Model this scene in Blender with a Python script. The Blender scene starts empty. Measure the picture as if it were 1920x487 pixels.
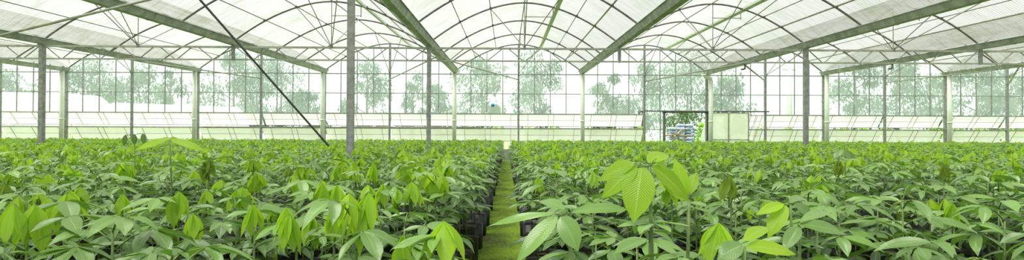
import bpy, math, random
import numpy as np
from mathutils import Vector, Matrix

R = random.Random(11)
sc = bpy.context.scene
C = sc.collection

# ------------------------------------------------------------------ camera, world, exposure
EYE = 1.30                                   # height of the lens above the floor
YAW, PITCH, ROLL, F = 0.0095, 0.0085, 0.0042, 1000.0
cd = bpy.data.cameras.new('camera')
cam = bpy.data.objects.new('camera', cd)
C.objects.link(cam)
cd.sensor_width = 36
cd.lens = 36 * F / 1920
cd.clip_end = 500
cam.matrix_world = (Matrix.Translation((0, 0, EYE)) @ Matrix.Rotation(-YAW, 4, 'Z')
                    @ Matrix.Rotation(math.pi / 2 + PITCH, 4, 'X') @ Matrix.Rotation(ROLL, 4, 'Z'))
sc.camera = cam
CAM3 = cam.matrix_world.to_3x3()

world = bpy.data.worlds.new('overcast_sky')
sc.world = world
world.use_nodes = True
bg = world.node_tree.nodes['Background']
bg.inputs[0].default_value = (0.97, 1.0, 0.99, 1)
bg.inputs[1].default_value = 1.22

sd = bpy.data.lights.new('hazy_sun', 'SUN')
sd.energy = 9.0
sd.angle = math.radians(25)
sd.color = (1.0, 0.98, 0.93)
sun = bpy.data.objects.new('hazy_sun', sd)
C.objects.link(sun)
sun.rotation_euler = (math.radians(6), math.radians(-16), 0)   # high, a little left

vs = sc.view_settings
vs.view_transform = 'Standard'
vs.look = 'None'
vs.exposure = 0.18
vs.gamma = 1.0
vs.use_curve_mapping = False
sc.cycles.max_bounces = 8
sc.cycles.diffuse_bounces = 3
sc.cycles.transmission_bounces = 6
sc.cycles.transparent_max_bounces = 16
sc.cycles.caustics_reflective = False
sc.cycles.caustics_refractive = False
sc.cycles.use_denoising = True


def ray(px, py):
    d = CAM3 @ Vector(((px - 960) / F, -(py - 243.5) / F, -1.0))
    return d


def at_depth(px, py, y):
    d = ray(px, py)
    return Vector((0, 0, EYE)) + d * (y / d.y)


# ------------------------------------------------------------------ materials
def mat(name):
    m = bpy.data.materials.new(name)
    m.use_nodes = True
    nt = m.node_tree
    for n in list(nt.nodes):
        nt.nodes.remove(n)
    return m, nt


def N(nt, typ, **kw):
    n = nt.nodes.new(typ)
    for k, v in kw.items():
        if k in n.inputs.keys() if isinstance(k, str) else False:
            n.inputs[k].default_value = v
        else:
            setattr(n, k, v)
    return n


def ramp(nt, src, stops):
    r = nt.nodes.new('ShaderNodeValToRGB')
    e = r.color_ramp.elements
    while len(e) < len(stops):
        e.new(0.5)
    for el, (p, c) in zip(e, stops):
        el.position = p
        el.color = (*c, 1) if len(c) == 3 else c
    nt.links.new(src, r.inputs[0])
    return r.outputs[0]


def noise(nt, scale, detail=4, vec=None, rough=0.55):
    n = nt.nodes.new('ShaderNodeTexNoise')
    n.inputs['Scale'].default_value = scale
    n.inputs['Detail'].default_value = detail
    n.inputs['Roughness'].default_value = rough
    if vec is None:
        g = nt.nodes.new('ShaderNodeNewGeometry')
        vec = g.outputs['Position']
    nt.links.new(vec, n.inputs['Vector'])
    return n.outputs[0]


def scaled_pos(nt, s):
    g = nt.nodes.new('ShaderNodeNewGeometry')
    m = nt.nodes.new('ShaderNodeMapping')
    m.inputs['Scale'].default_value = s
    nt.links.new(g.outputs['Position'], m.inputs['Vector'])
    return m.outputs[0]


def finish(nt, sh):
    o = nt.nodes.new('ShaderNodeOutputMaterial')
    nt.links.new(sh, o.inputs[0])


def bump(nt, h, strength, dist=0.01):
    b = nt.nodes.new('ShaderNodeBump')
    b.inputs['Strength'].default_value = strength
    b.inputs['Distance'].default_value = dist
    nt.links.new(h, b.inputs['Height'])
    return b.outputs[0]


def plain(name, c1, c2, scale=6, rough=0.6, metal=0.0, bmp=0.15, stops=(0.35, 0.65)):
    m, nt = mat(name)
    n = noise(nt, scale)
    col = ramp(nt, n, [(stops[0], c1), (stops[1], c2)])
    p = nt.nodes.new('ShaderNodeBsdfPrincipled')
    nt.links.new(col, p.inputs['Base Color'])
    p.inputs['Roughness'].default_value = rough
    p.inputs['Metallic'].default_value = metal
    nt.links.new(bump(nt, noise(nt, scale * 4), bmp), p.inputs['Normal'])
    finish(nt, p.outputs[0])
    return m


def math_node(nt, op, a, b=None, c=None):
    m = nt.nodes.new('ShaderNodeMath')
    m.operation = op
    for i, v in enumerate((a, b, c)):
        if v is None:
            continue
        if isinstance(v, (int, float)):
            m.inputs[i].default_value = v
        else:
            nt.links.new(v, m.inputs[i])
    return m.outputs[0]


def film(name, tint, clear, clear_var=0.1, corrugated=False, translucent=True, dirt=None, nscale=0.5):
    """clear plastic or glass: part see-through, part scattering haze"""
    m, nt = mat(name)
    tr = nt.nodes.new('ShaderNodeBsdfTransparent')
    tr.inputs[0].default_value = (0.97, 0.99, 0.98, 1)
    tl = nt.nodes.new('ShaderNodeBsdfTranslucent')
    df = nt.nodes.new('ShaderNodeBsdfDiffuse')
    hz = nt.nodes.new('ShaderNodeMixShader')
    hz.inputs[0].default_value = 0.28
    nt.links.new(tl.outputs[0], hz.inputs[1])
    nt.links.new(df.outputs[0], hz.inputs[2])
    big = noise(nt, nscale, 5)
    if dirt:
        fine = noise(nt, 1.0, 5, scaled_pos(nt, (1.2, 9.0, 1.2)))
        mixn = math_node(nt, 'MULTIPLY', big, fine)
        col = ramp(nt, mixn, [(0.12, dirt), (0.27, tint)])
    else:
        col = ramp(nt, big, [(0.3, tint), (0.7, tuple(min(1, c * 1.04) for c in tint))])
    nt.links.new(col, tl.inputs[0])
    nt.links.new(col, df.inputs[0])
    fac = math_node(nt, 'MULTIPLY_ADD', math_node(nt, 'SUBTRACT', big, 0.5), clear_var * 4, 1 - clear)
    if corrugated:
        w = nt.nodes.new('ShaderNodeTexWave')
        w.wave_type = 'BANDS'
        w.bands_direction = 'Y'
        w.inputs['Scale'].default_value = 1 / 0.095 / 3.183 
        w.inputs['Distortion'].default_value = 0
        g = nt.nodes.new('ShaderNodeNewGeometry')
        nt.links.new(g.outputs['Position'], w.inputs['Vector'])
        w2 = math_node(nt, 'MULTIPLY_ADD', w.outputs[1], 0.14, -0.07)
        fac = math_node(nt, 'ADD', fac, w2)
        sy = nt.nodes.new('ShaderNodeSeparateXYZ')
        nt.links.new(g.outputs['Position'], sy.inputs[0])
        fr = math_node(nt, 'FRACT', math_node(nt, 'DIVIDE', sy.outputs[1], 1.14))
        lap = math_node(nt, 'MULTIPLY', math_node(nt, 'LESS_THAN', fr, 0.035), 0.35)
        k1 = math_node(nt, 'ADD', math_node(nt, 'MULTIPLY', w.outputs[1], 0.62), lap)
        dk = nt.nodes.new('ShaderNodeMixRGB')
        dk.blend_type = 'MULTIPLY'
        nt.links.new(k1, dk.inputs[0])
        nt.links.new(col, dk.inputs[1])
        dk.inputs[2].default_value = (0.62, 0.66, 0.56, 1)
        nt.links.new(dk.outputs[0], tl.inputs[0])
        nt.links.new(dk.outputs[0], df.inputs[0])
        bn = bump(nt, w.outputs[1], 0.5, 0.02)
        nt.links.new(bn, tl.inputs['Normal'])
        nt.links.new(bn, df.inputs['Normal'])
    fac = math_node(nt, 'MINIMUM', math_node(nt, 'MAXIMUM', fac, 0.02), 0.97)
    mx = nt.nodes.new('ShaderNodeMixShader')
    nt.links.new(fac, mx.inputs[0])
    nt.links.new(tr.outputs[0], mx.inputs[1])
    nt.links.new(hz.outputs[0], mx.inputs[2])
    gl = nt.nodes.new('ShaderNodeBsdfGlossy')
    gl.inputs['Roughness'].default_value = 0.15
    m2 = nt.nodes.new('ShaderNodeMixShader')
    m2.inputs[0].default_value = 0.04
    nt.links.new(mx.outputs[0], m2.inputs[1])
    nt.links.new(gl.outputs[0], m2.inputs[2])
    finish(nt, m2.outputs[0])
    return m


def leaf_mat(name, dark, light, trans, rough=0.35, tmix=0.35, spec=0.5, vein=(0.34, 0.52, 0.16)):
    m, nt = mat(name)
    at = nt.nodes.new('ShaderNodeAttribute')
    at.attribute_name = 'tint'
    uv = nt.nodes.new('ShaderNodeUVMap')
    sp = nt.nodes.new('ShaderNodeSeparateXYZ')
    nt.links.new(uv.outputs[0], sp.inputs[0])
    u = math_node(nt, 'ABSOLUTE', math_node(nt, 'SUBTRACT', sp.outputs[0], 0.5))
    # side veins slant forward from the midrib
    ph = math_node(nt, 'SUBTRACT', sp.outputs[1], math_node(nt, 'MULTIPLY', u, 0.45))
    sn = math_node(nt, 'SINE', math_node(nt, 'MULTIPLY', ph, 70.0))
    sv = math_node(nt, 'POWER', math_node(nt, 'ABSOLUTE', sn), 0.5)
    mid = math_node(nt, 'LESS_THAN', u, 0.022)
    base = ramp(nt, at.outputs['Fac'], [(0.0, dark), (1.0, light)])
    veinf = math_node(nt, 'ADD', math_node(nt, 'MULTIPLY', mid, 0.6), math_node(nt, 'MULTIPLY', math_node(nt, 'SUBTRACT', 1.0, sv), 0.28))
    mxc = nt.nodes.new('ShaderNodeMixRGB')
    nt.links.new(veinf, mxc.inputs[0])
    nt.links.new(base, mxc.inputs[1])
    mxc.inputs[2].default_value = (*vein, 1)
    p = nt.nodes.new('ShaderNodeBsdfPrincipled')
    nt.links.new(mxc.outputs[0], p.inputs['Base Color'])
    p.inputs['Roughness'].default_value = rough
    p.inputs['Specular IOR Level'].default_value = spec
    h = math_node(nt, 'ADD', sv, math_node(nt, 'MULTIPLY', mid, -1.5))
    nt.links.new(bump(nt, h, 0.35, 0.004), p.inputs['Normal'])
    tl = nt.nodes.new('ShaderNodeBsdfTranslucent')
    tc = nt.nodes.new('ShaderNodeMixRGB')
    tc.blend_type = 'MIX'
    tc.inputs[0].default_value = 0.65
    nt.links.new(mxc.outputs[0], tc.inputs[1])
    tc.inputs[2].default_value = (*trans, 1)
    nt.links.new(tc.outputs[0], tl.inputs[0])
    mx = nt.nodes.new('ShaderNodeMixShader')
    mx.inputs[0].default_value = tmix
    nt.links.new(p.outputs[0], mx.inputs[1])
    nt.links.new(tl.outputs[0], mx.inputs[2])
    finish(nt, mx.outputs[0])
    return m


M = {}
M['steel'] = plain('galvanised_steel', (0.24, 0.245, 0.235), (0.40, 0.405, 0.39), 9, 0.5, 0.1)
M['gutter'] = plain('gutter_steel', (0.30, 0.31, 0.29), (0.52, 0.53, 0.50), 3.5, 0.55, 0.05)
M['chord'] = plain('painted_chord', (0.34, 0.35, 0.29), (0.48, 0.49, 0.42), 5, 0.55, 0.1)
M['hoop'] = plain('hoop_tube', (0.13, 0.12, 0.11), (0.24, 0.23, 0.21), 6, 0.55, 0.0)
M['rod'] = plain('thin_rod', (0.22, 0.23, 0.19), (0.36, 0.37, 0.31), 6, 0.5, 0.0)
M['cable'] = plain('dark_cable', (0.05, 0.05, 0.045), (0.09, 0.09, 0.08), 8, 0.6)
M['rust'] = plain('rusty_rod', (0.34, 0.26, 0.15), (0.52, 0.45, 0.32), 8, 0.7)
M['pipe'] = plain('white_pipe', (0.78, 0.86, 0.68), (0.90, 0.94, 0.84), 1.6, 0.4, 0, 0.05)
M['bag'] = plain('black_grow_bag', (0.012, 0.013, 0.012), (0.04, 0.042, 0.04), 12, 0.45, 0, 0.6)
M['soil'] = plain('potting_soil', (0.035, 0.022, 0.012), (0.10, 0.07, 0.04), 40, 0.95, 0, 0.8)
M['stem'] = plain('green_stem', (0.10, 0.16, 0.04), (0.20, 0.30, 0.08), 30, 0.5)
M['concrete'] = plain('pale_concrete', (0.42, 0.42, 0.38), (0.60, 0.60, 0.55), 4, 0.9)
M['bark'] = plain('tree_bark', (0.10, 0.09, 0.07), (0.22, 0.2, 0.17), 5, 0.9)
M['sack'] = plain('blue_grey_sack', (0.20, 0.26, 0.42), (0.42, 0.48, 0.64), 6, 0.6, 0, 0.6)
M['wood'] = plain('weathered_wood', (0.20, 0.15, 0.10), (0.36, 0.28, 0.2), 7, 0.85)
M['blue'] = plain('blue_plastic', (0.05, 0.30, 0.62), (0.08, 0.38, 0.7), 6, 0.5)
M['roof'] = film('roof_sheet', (0.335, 0.34, 0.328), 0.31, 0.05, corrugated=True, dirt=(0.22, 0.245, 0.18), nscale=0.6)
M['glazing'] = film('wall_film', (0.84, 0.92, 0.99), 0.60, 0.10, nscale=0.9)
M['flap'] = film('flap_sheet', (0.97, 0.98, 0.95), 0.30, 0.03, nscale=1.2)
M['flap_low'] = film('low_flap_sheet', (0.96, 0.98, 0.88), 0.28, 0.05, nscale=1.0)
M['door'] = film('door_sheet', (0.95, 0.97, 0.86), 0.34, 0.06, nscale=1.0)
M['tunnel'] = film('neighbour_film', (0.95, 0.97, 0.95), 0.10, 0.03)
M['algae'] = plain('algae_curb', (0.72, 0.76, 0.62), (0.86, 0.88, 0.82), 3, 0.7)
M['leaf'] = leaf_mat('mature_leaf', (0.026, 0.08, 0.015), (0.25, 0.45, 0.08), (0.28, 0.60, 0.04), 0.27, 0.20, 1.0)
M['young'] = leaf_mat('young_leaf', (0.26, 0.44, 0.015), (0.50, 0.76, 0.04), (0.58, 0.90, 0.02), 0.36, 0.5, 0.5, (0.66, 0.85, 0.26))
M['olive'] = leaf_mat('olive_leaf', (0.15, 0.25, 0.02), (0.30, 0.46, 0.04), (0.40, 0.60, 0.04), 0.42, 0.45, 0.35, (0.4, 0.42, 0.12))
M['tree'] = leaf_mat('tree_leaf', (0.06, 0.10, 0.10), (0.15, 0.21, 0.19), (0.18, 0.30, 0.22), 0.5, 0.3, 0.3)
M['dark_bush'] = leaf_mat('dark_bush_leaf', (0.05, 0.11, 0.03), (0.16, 0.28, 0.07), (0.2, 0.4, 0.08), 0.5, 0.3, 0.3)
M['bush'] = leaf_mat('bush_leaf', (0.22, 0.42, 0.05), (0.45, 0.7, 0.12), (0.5, 0.8, 0.1), 0.5, 0.4, 0.3)

# floor: damp soil with bright moss
m_, nt = mat('mossy_floor')
n1 = noise(nt, 1.3, 8, rough=0.7)
n2 = noise(nt, 30, 6)
mm = math_node(nt, 'ADD', math_node(nt, 'MULTIPLY', n1, 0.6), math_node(nt, 'MULTIPLY', n2, 0.4))
col = ramp(nt, mm, [(0.36, (0.07, 0.06, 0.03)), (0.44, (0.10, 0.15, 0.015)), (0.53, (0.20, 0.32, 0.012)), (0.66, (0.30, 0.42, 0.03))])
p = nt.nodes.new('ShaderNodeBsdfPrincipled')
nt.links.new(col, p.inputs['Base Color'])
p.inputs['Roughness'].default_value = 0.9
nt.links.new(bump(nt, n2, 0.9, 0.03), p.inputs['Normal'])
finish(nt, p.outputs[0])
M['moss'] = m_
M['ground'] = plain('meadow', (0.16, 0.27, 0.07), (0.34, 0.45, 0.18), 0.7, 0.95)


# ------------------------------------------------------------------ mesh builder
class MB:
    def __init__(s):
        s.v, s.f, s.uv, s.t, s.mi = [], [], [], [], []
        s.tint, s.cur = 0.5, 0

    def add(s, vs, fs, uvs=None):
        o = len(s.v)
        s.v += [tuple(v) for v in vs]
        s.t += [s.tint] * len(vs)
        s.uv += (uvs if uvs else [(0.3, 0.3)] * len(vs))
        for f in fs:
            s.f.append(tuple(i + o for i in f))
            s.mi.append(s.cur)

    def box(s, lo, hi):
        x0, y0, z0 = lo
        x1, y1, z1 = hi
        s.add([(x0, y0, z0), (x1, y0, z0), (x1, y1, z0), (x0, y1, z0), (x0, y0, z1), (x1, y0, z1), (x1, y1, z1), (x0, y1, z1)],
              [(3, 2, 1, 0), (4, 5, 6, 7), (0, 1, 5, 4), (1, 2, 6, 5), (2, 3, 7, 6), (3, 0, 4, 7)])

    def tube(s, pts, r, n=6, r2=None, closed=False):
        pts = [Vector(p) for p in pts]
        if r2 is None:
            r2 = r
        rings = []
        k = len(pts)
        for i, p in enumerate(pts):
            d = (pts[min(i + 1, k - 1)] - pts[max(i - 1, 0)]).normalized()
            a = Vector((0, 0, 1)) if abs(d.z) < 0.9 else Vector((0, 1, 0))
            x = d.cross(a).normalized()
            y = d.cross(x)
            rr = r + (r2 - r) * i / max(1, k - 1)
            rings.append([p + (x * math.cos(2 * math.pi * j / n) + y * math.sin(2 * math.pi * j / n)) * rr for j in range(n)])
        vs = [q for rg in rings for q in rg]
        fs = []
        for i in range(k - 1):
            for j in range(n):
                fs.append((i * n + j, i * n + (j + 1) % n, (i + 1) * n + (j + 1) % n, (i + 1) * n + j))
        fs.append(tuple(range(n))[::-1])
        fs.append(tuple((k - 1) * n + j for j in range(n)))
        s.add(vs, fs)

    def bar(s, p, q, w, h):
        """rectangular bar from p to q, w sideways and h upward"""
        p, q = Vector(p), Vector(q)
        d = (q - p).normalized()
        a = Vector((0, 0, 1)) if abs(d.z) < 0.95 else Vector((0, 1, 0))
        x = d.cross(a).normalized() * w / 2
        y = x.cross(d).normalized() * h / 2
        vs = [e + x * sx + y * sy for e in (p, q) for sx, sy in ((-1, -1), (1, -1), (1, 1), (-1, 1))]
        s.add(vs, [(0, 1, 2, 3), (7, 6, 5, 4), (0, 4, 5, 1), (1, 5, 6, 2), (2, 6, 7, 3), (3, 7, 4, 0)])

    def sweep_y(s, prof, ys, zoff, closed=True):
        """profile of (x, z) carried along y; zoff(y) lifts it"""
        n = len(prof)
        vs = [(x, y, z + zoff(y)) for y in ys for x, z in prof]
        fs = []
        for i in range(len(ys) - 1):
            for j in range(n if closed else n - 1):
                fs.append((i * n + j, (i + 1) * n + j, (i + 1) * n + (j + 1) % n, i * n + (j + 1) % n))
        if closed:
            fs.append(tuple(range(n)))
            fs.append(tuple((len(ys) - 1) * n + j for j in range(n))[::-1])
        s.add(vs, fs)

    def mesh(s, name, mats, smooth=False):
        me = bpy.data.meshes.new(name)
        me.from_pydata(s.v, [], s.f)
        for m in (mats if isinstance(mats, (list, tuple)) else [mats]):
            me.materials.append(m)
        if isinstance(mats, (list, tuple)) and len(mats) > 1:
            me.polygons.foreach_set('material_index', s.mi)
        uvl = me.uv_layers.new(name='UVMap')
        li = np.empty(len(me.loops), dtype=np.int32)
        me.loops.foreach_get('vertex_index', li)
        uvl.data.foreach_set('uv', np.asarray(s.uv, dtype=np.float32)[li].ravel())
        a = me.attributes.new('tint', 'FLOAT', 'POINT')
        a.data.foreach_set('value', np.asarray(s.t, dtype=np.float32))
        if smooth:
            me.polygons.foreach_set('use_smooth', [True] * len(me.polygons))
        me.update()
        return me

    def build(s, name, mats, parent=None, smooth=False):
        return link(name, s.mesh(name, mats, smooth), parent)


def link(name, me, parent=None):
    o = bpy.data.objects.new(name, me)
    C.objects.link(o)
    if parent:
        o.parent = parent
    return o


def tag(o, label=None, cat=None, group=None, kind=None):
    if label: o['label'] = label
    if cat: o['category'] = cat
    if group: o['group'] = group
    if kind: o['kind'] = kind
    return o


def empty(name, loc=(0, 0, 0), rz=0.0):
    o = bpy.data.objects.new(name, None)
    C.objects.link(o)
    o.location = loc
    o.rotation_euler = (0, 0, rz)
    o.empty_display_size = 0.1
    return o


ORD = ['first', 'second', 'third', 'fourth', 'fifth', 'sixth', 'seventh', 'eighth', 'ninth', 'tenth', 'eleventh', 'twelfth',
       'thirteenth', 'fourteenth', 'fifteenth', 'sixteenth', 'seventeenth', 'eighteenth', 'nineteenth', 'twentieth']

# ------------------------------------------------------------------ greenhouse frame of reference
D = 27.16                                     # back wall
ROW = D / 9                                   # one hoop every third of a bay
GX = [-28.9, -22.28, -15.67, -9.27, -2.65, 3.82, 10.20, 16.22, 22.50, 28.9]
Y0 = -7.0                                     # roof goes on over and behind the lens
NS = len(GX) - 1


def gz(y):                                    # underside of the gutters, they fall towards the near end
    return EYE + 3.09 - 0.012 * (D - y)


SPR, RISE = 0.12, 1.50


def arch(i, s, y):
    """point on the hoop of span i at s in -1..1"""
    xm, h = (GX[i] + GX[i + 1]) / 2, (GX[i + 1] - GX[i]) / 2
    return Vector((xm + h * s, y, gz(y) + SPR + (RISE - SPR) * (1 - abs(s) ** 1.85)))


# floor and outside ground
mb = MB(); mb.box((-34, -8, -0.1), (34, D + 0.2, 0.0))
tag(mb.build('floor', M['moss']), 'green mossy soil floor showing in the aisle between the beds', 'floor', kind='structure')
mb = MB()
gv = []
NG = 30
for j in range(NG + 1):
    for i in range(NG + 1):
        x = -90 + 180 * i / NG
        y = D + 0.2 + (120 * j / NG)
        gv.append((x, y, -0.05 + 0.12 * math.sin(x * .3 + 1) * math.sin(y * .23)* min(1, j / 3)))
mb.add(gv, [(j * (NG + 1) + i, j * (NG + 1) + i + 1, (j + 1) * (NG + 1) + i + 1, (j + 1) * (NG + 1) + i) for j in range(NG) for i in range(NG)])
tag(mb.build('ground', M['ground'], smooth=True), 'grassy ground outside beyond the glazed back wall', 'ground', kind='structure')

# ------------------------------------------------------------------ roof sheets, one vault per span
for i in range(NS):
    mb = MB()
    ns, ny = 20, 24
    ys = [Y0 + (D + 0.25 - Y0) * k / ny for k in range(ny + 1)]
    vs = []
    for y in ys:
        for k in range(ns + 1):
            s = -0.97 + 1.94 * k / ns
            p = arch(i, s, y)
            vs.append((p.x, p.y, p.z + 0.055))
    mb.add(vs, [(a * (ns + 1) + b, a * (ns + 1) + b + 1, (a + 1) * (ns + 1) + b + 1, (a + 1) * (ns + 1) + b) for a in range(ny) for b in range(ns)])
    tag(mb.build('ceiling', M['roof'], smooth=True), 'translucent corrugated sheet vault over the %s span from the left' % ORD[i], 'ceiling', kind='structure')

# ------------------------------------------------------------------ gutters
GS = 20
for i, gx in enumerate(GX):
    mb = MB()
    prof = [(-0.09, 0), (0.09, 0), (0.165, 0.17), (0.20, 0.17), (0.20, 0.185), (0.15, 0.185), (0.078, 0.02), (-0.078, 0.02), (-0.15, 0.185), (-0.20, 0.185), (-0.20, 0.17), (-0.165, 0.17)]
    mb.sweep_y([(gx + a, b) for a, b in prof], [Y0 + (D + 0.1 - Y0) * k / GS for k in range(GS + 1)], gz)
    g = mb.build('roof_gutter', M['gutter'])
    tag(g, 'long grey steel gutter between roof vaults, %s from the left' % ORD[i], 'gutter', 'steel gutters between the roof vaults')
    for k in range(5, 10):                    # bolted joint straps
        mb = MB()
        y = ROW * k - 1.2
        mb.sweep_y([(gx + a * 1.06, b * 1.0 - 0.006) for a, b in prof[:4] + prof[-2:]], [y, y + 0.08], gz)
        mb.build('joint_strap', M['gutter'], g)

# ------------------------------------------------------------------ hoops and purlins
mb = MB(); mb.box((-.035, -.045, -.01), (.035, .045, .05)); clamp_me = mb.mesh('clamp', M['hoop'])
row_name = {9: 'on the back wall', 8: 'first in front of the back wall', 7: 'second in front of the back wall', 6: 'at the lattice truss',
            5: 'first this side of the truss', 4: 'second this side of the truss'}
for i in range(NS):
    for k in range(4, 10):
        y = ROW * k
        mb = MB()
        mb.tube([arch(i, -1 + 2 * j / 24, y) for j in range(25)], 0.030, 8)
        h = mb.build('roof_hoop', M['hoop'], smooth=True)
        tag(h, 'roof hoop over the %s span from the left, %s' % (ORD[i], row_name[k]), 'roof hoop', 'curved hoops carrying the roof sheets')
        for s in (-0.68, -0.36, 0.36, 0.55, 0.74):
            p = arch(i, s, y)
            c = link('clamp', clamp_me, h)
            c.location = p
    for nm, s, r in (('outer left', -0.68, .016), ('inner left', -0.36, .016), ('ridge', 0.0, .02), ('upper right', 0.55, .016), ('lower right', 0.74, .028)):
        mb = MB()
        ys = [Y0 + (D - Y0) * k / 12 for k in range(13)]
        mb.tube([arch(i, s, y) + Vector((0, 0, .035)) for y in ys], r, 6)
        o = mb.build('roof_purlin', M['rod'] if r < .02 else M['chord'], smooth=True)
        tag(o, 'thin lengthwise roof purlin, %s line of the %s vault from the left' % (nm, ORD[i]), 'purlin', 'lengthwise purlins under the roof sheets')
    # vent curb right of the ridge
    mb = MB()
    a, b = arch(i, 0.32, 0), arch(i, 0.36, 0)
    mb.sweep_y([(a.x, a.z - .02 - gz(0)), (b.x, b.z - .02 - gz(0)), (b.x, b.z + .06 - gz(0)), (a.x, a.z + .06 - gz(0))], [Y0 + (D - Y0) * k / 12 for k in range(13)], gz)
    tag(mb.build('vent_curb', M['algae']), 'algae-stained vent curb beside the ridge of the %s vault from the left' % ORD[i], 'vent curb', 'vent curbs beside the ridges')

# ------------------------------------------------------------------ columns and the lattice trusses
TY = ROW * 6
COLS = [1, 4 - 0, 6]                            # gutter index of the columns at the truss row
TZ = -0.03


def column(gi, y, w, label):
    mb = MB()
    top = gz(y)
    mb.box((GX[gi] - w / 2, y - w / 2, 0.02), (GX[gi] + w / 2, y + w / 2, top - 0.01))
    c = mb.build('steel_column', M['steel'])
    tag(c, label, 'column', 'square steel columns')
    mb = MB(); mb.box((GX[gi] - w, y - w, 0), (GX[gi] + w, y + w, 0.02)); mb.build('base_plate', M['steel'], c)
    mb = MB()
    mb.box((GX[gi] - 0.10, y - w * .62, top - .012), (GX[gi] + 0.10, y + w * .62, top + 0.004))
    mb.build('head_plate', M['gutter'], c)
    return c


column(4, ROW * 3, 0.105, 'nearest thick grey square steel column rising out of the left bed')
column(2, TY, 0.14, 'grey square steel column under the left part of the lattice truss')
column(4, TY, 0.13, 'grey square steel column under the truss beside the nearest column')
column(6, TY, 0.13, 'grey square steel column under the truss, right of the doorway')
column(0, TY, 0.13, 'grey square steel column at the far left end of the truss')
column(8, TY, 0.13, 'grey square steel column at the far right of the truss')

for i in range(NS):
    x0, x1 = GX[i], GX[i + 1]
    zt, zb = gz(TY) + TZ - .035, gz(TY) + TZ - 0.46
    t = empty('roof_truss', ((x0 + x1) / 2, TY, 0))
    tag(t, 'zigzag lattice truss crossing under the %s roof span from the left' % ORD[i], 'truss', 'lattice trusses across the house')
    ox, oy = (x0 + x1) / 2, TY

    def P(x, z, dy=0):
        return (x - ox, dy, z)
    e = .07
    mb = MB(); mb.bar(P(x0 + e, zt), P(x1 - e, zt), .05, .065); mb.build('top_chord', M['chord'], t)
    mb = MB(); mb.bar(P(x0 + e, zb), P(x1 - e, zb), .04, .05); mb.build('bottom_chord', M['chord'], t)
    nb = 5
    L = (x1 - x0) / nb
    for j in range(nb):
        a, m, b = x0 + L * j, x0 + L * (j + .5), x0 + L * (j + 1)
        mb = MB(); mb.tube([P(max(a + .12, x0 + .12), zt - .02), P(m - .05, zb + .02)], .017, 6); mb.build('web_brace', M['rod'], t)
        mb = MB(); mb.tube([P(min(b - .12, x1 - .12), zt - .02), P(m + .05, zb + .02)], .017, 6); mb.build('web_brace', M['rod'], t)
    if i % 2 == 0 and i + 1 < len(GX) - 0 and (i + 1) not in (2, 4, 6, 8, 0):
        mb = MB(); mb.box(P(x1 - .05, zb - .03, -.04), P(x1 + .05, zt + .05, .04)); mb.build('hanger_post', M['steel'], t)

# struts from the middle of each truss up to the ridge, and from the wall posts likewise
for i in range(NS):
    xm = (GX[i] + GX[i + 1]) / 2
    for y, base_z, nm in ((TY, gz(TY) + TZ, 'standing on the lattice truss'), (D - .1, gz(D) - .02, 'rising from the back wall post')):
        b = empty('roof_strut', (xm, y, 0))
        tag(b, 'thin rod fan under the %s vault from the left, %s' % (ORD[i], nm), 'roof strut', 'fans of rods up to the ridges')
        st = Vector((xm, y, base_z))
        ends = [arch(i, 0, y - ROW), arch(i, 0.36, y - ROW)]
        if y == TY:
            ends += [arch(i, 0, y), arch(i, 0.02, y + ROW), arch(i, -.36, y)]
        for e_ in ends:
            mb = MB(); mb.tube([st - Vector((xm, y, 0)), e_ - Vector((xm, y, 0))], .014, 6); mb.build('rod', M['rod'], b)
        mb = MB()
        mb.box((-.04, -.04, base_z - .05), (.04, .04, base_z + .06)); mb.build('bracket', M['steel'], b)
        if y == TY:
            k = arch(i, 0.30, y)
            zz = gz(y) + 1.02
            mb = MB(); mb.tube([(0, 0, zz), (k.x - xm, 0, zz)], .014, 6); mb.tube([(k.x - xm, 0, zz - .05), (k.x - xm, 0, k.z)], .014, 6)
            mb.build('vent_arm', M['rod'], b)

# ------------------------------------------------------------------ back wall
HZ = [EYE + 1.05, EYE + 2.07, gz(D) - 0.03]     # sill rail, middle rail, gutter rail
VT0, VT1 = EYE + 0.43, EYE + 1.03               # upper flap
VL0, VL1 = EYE - 0.34, EYE + 0.29               # lower flap
DX0, DX1, DX2, DX3 = 6.95, 8.0, 10.25, 12.45     # fixed light, opening, sliding leaf


def wall_x(px):
    return at_depth(px, 240, D).x


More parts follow.
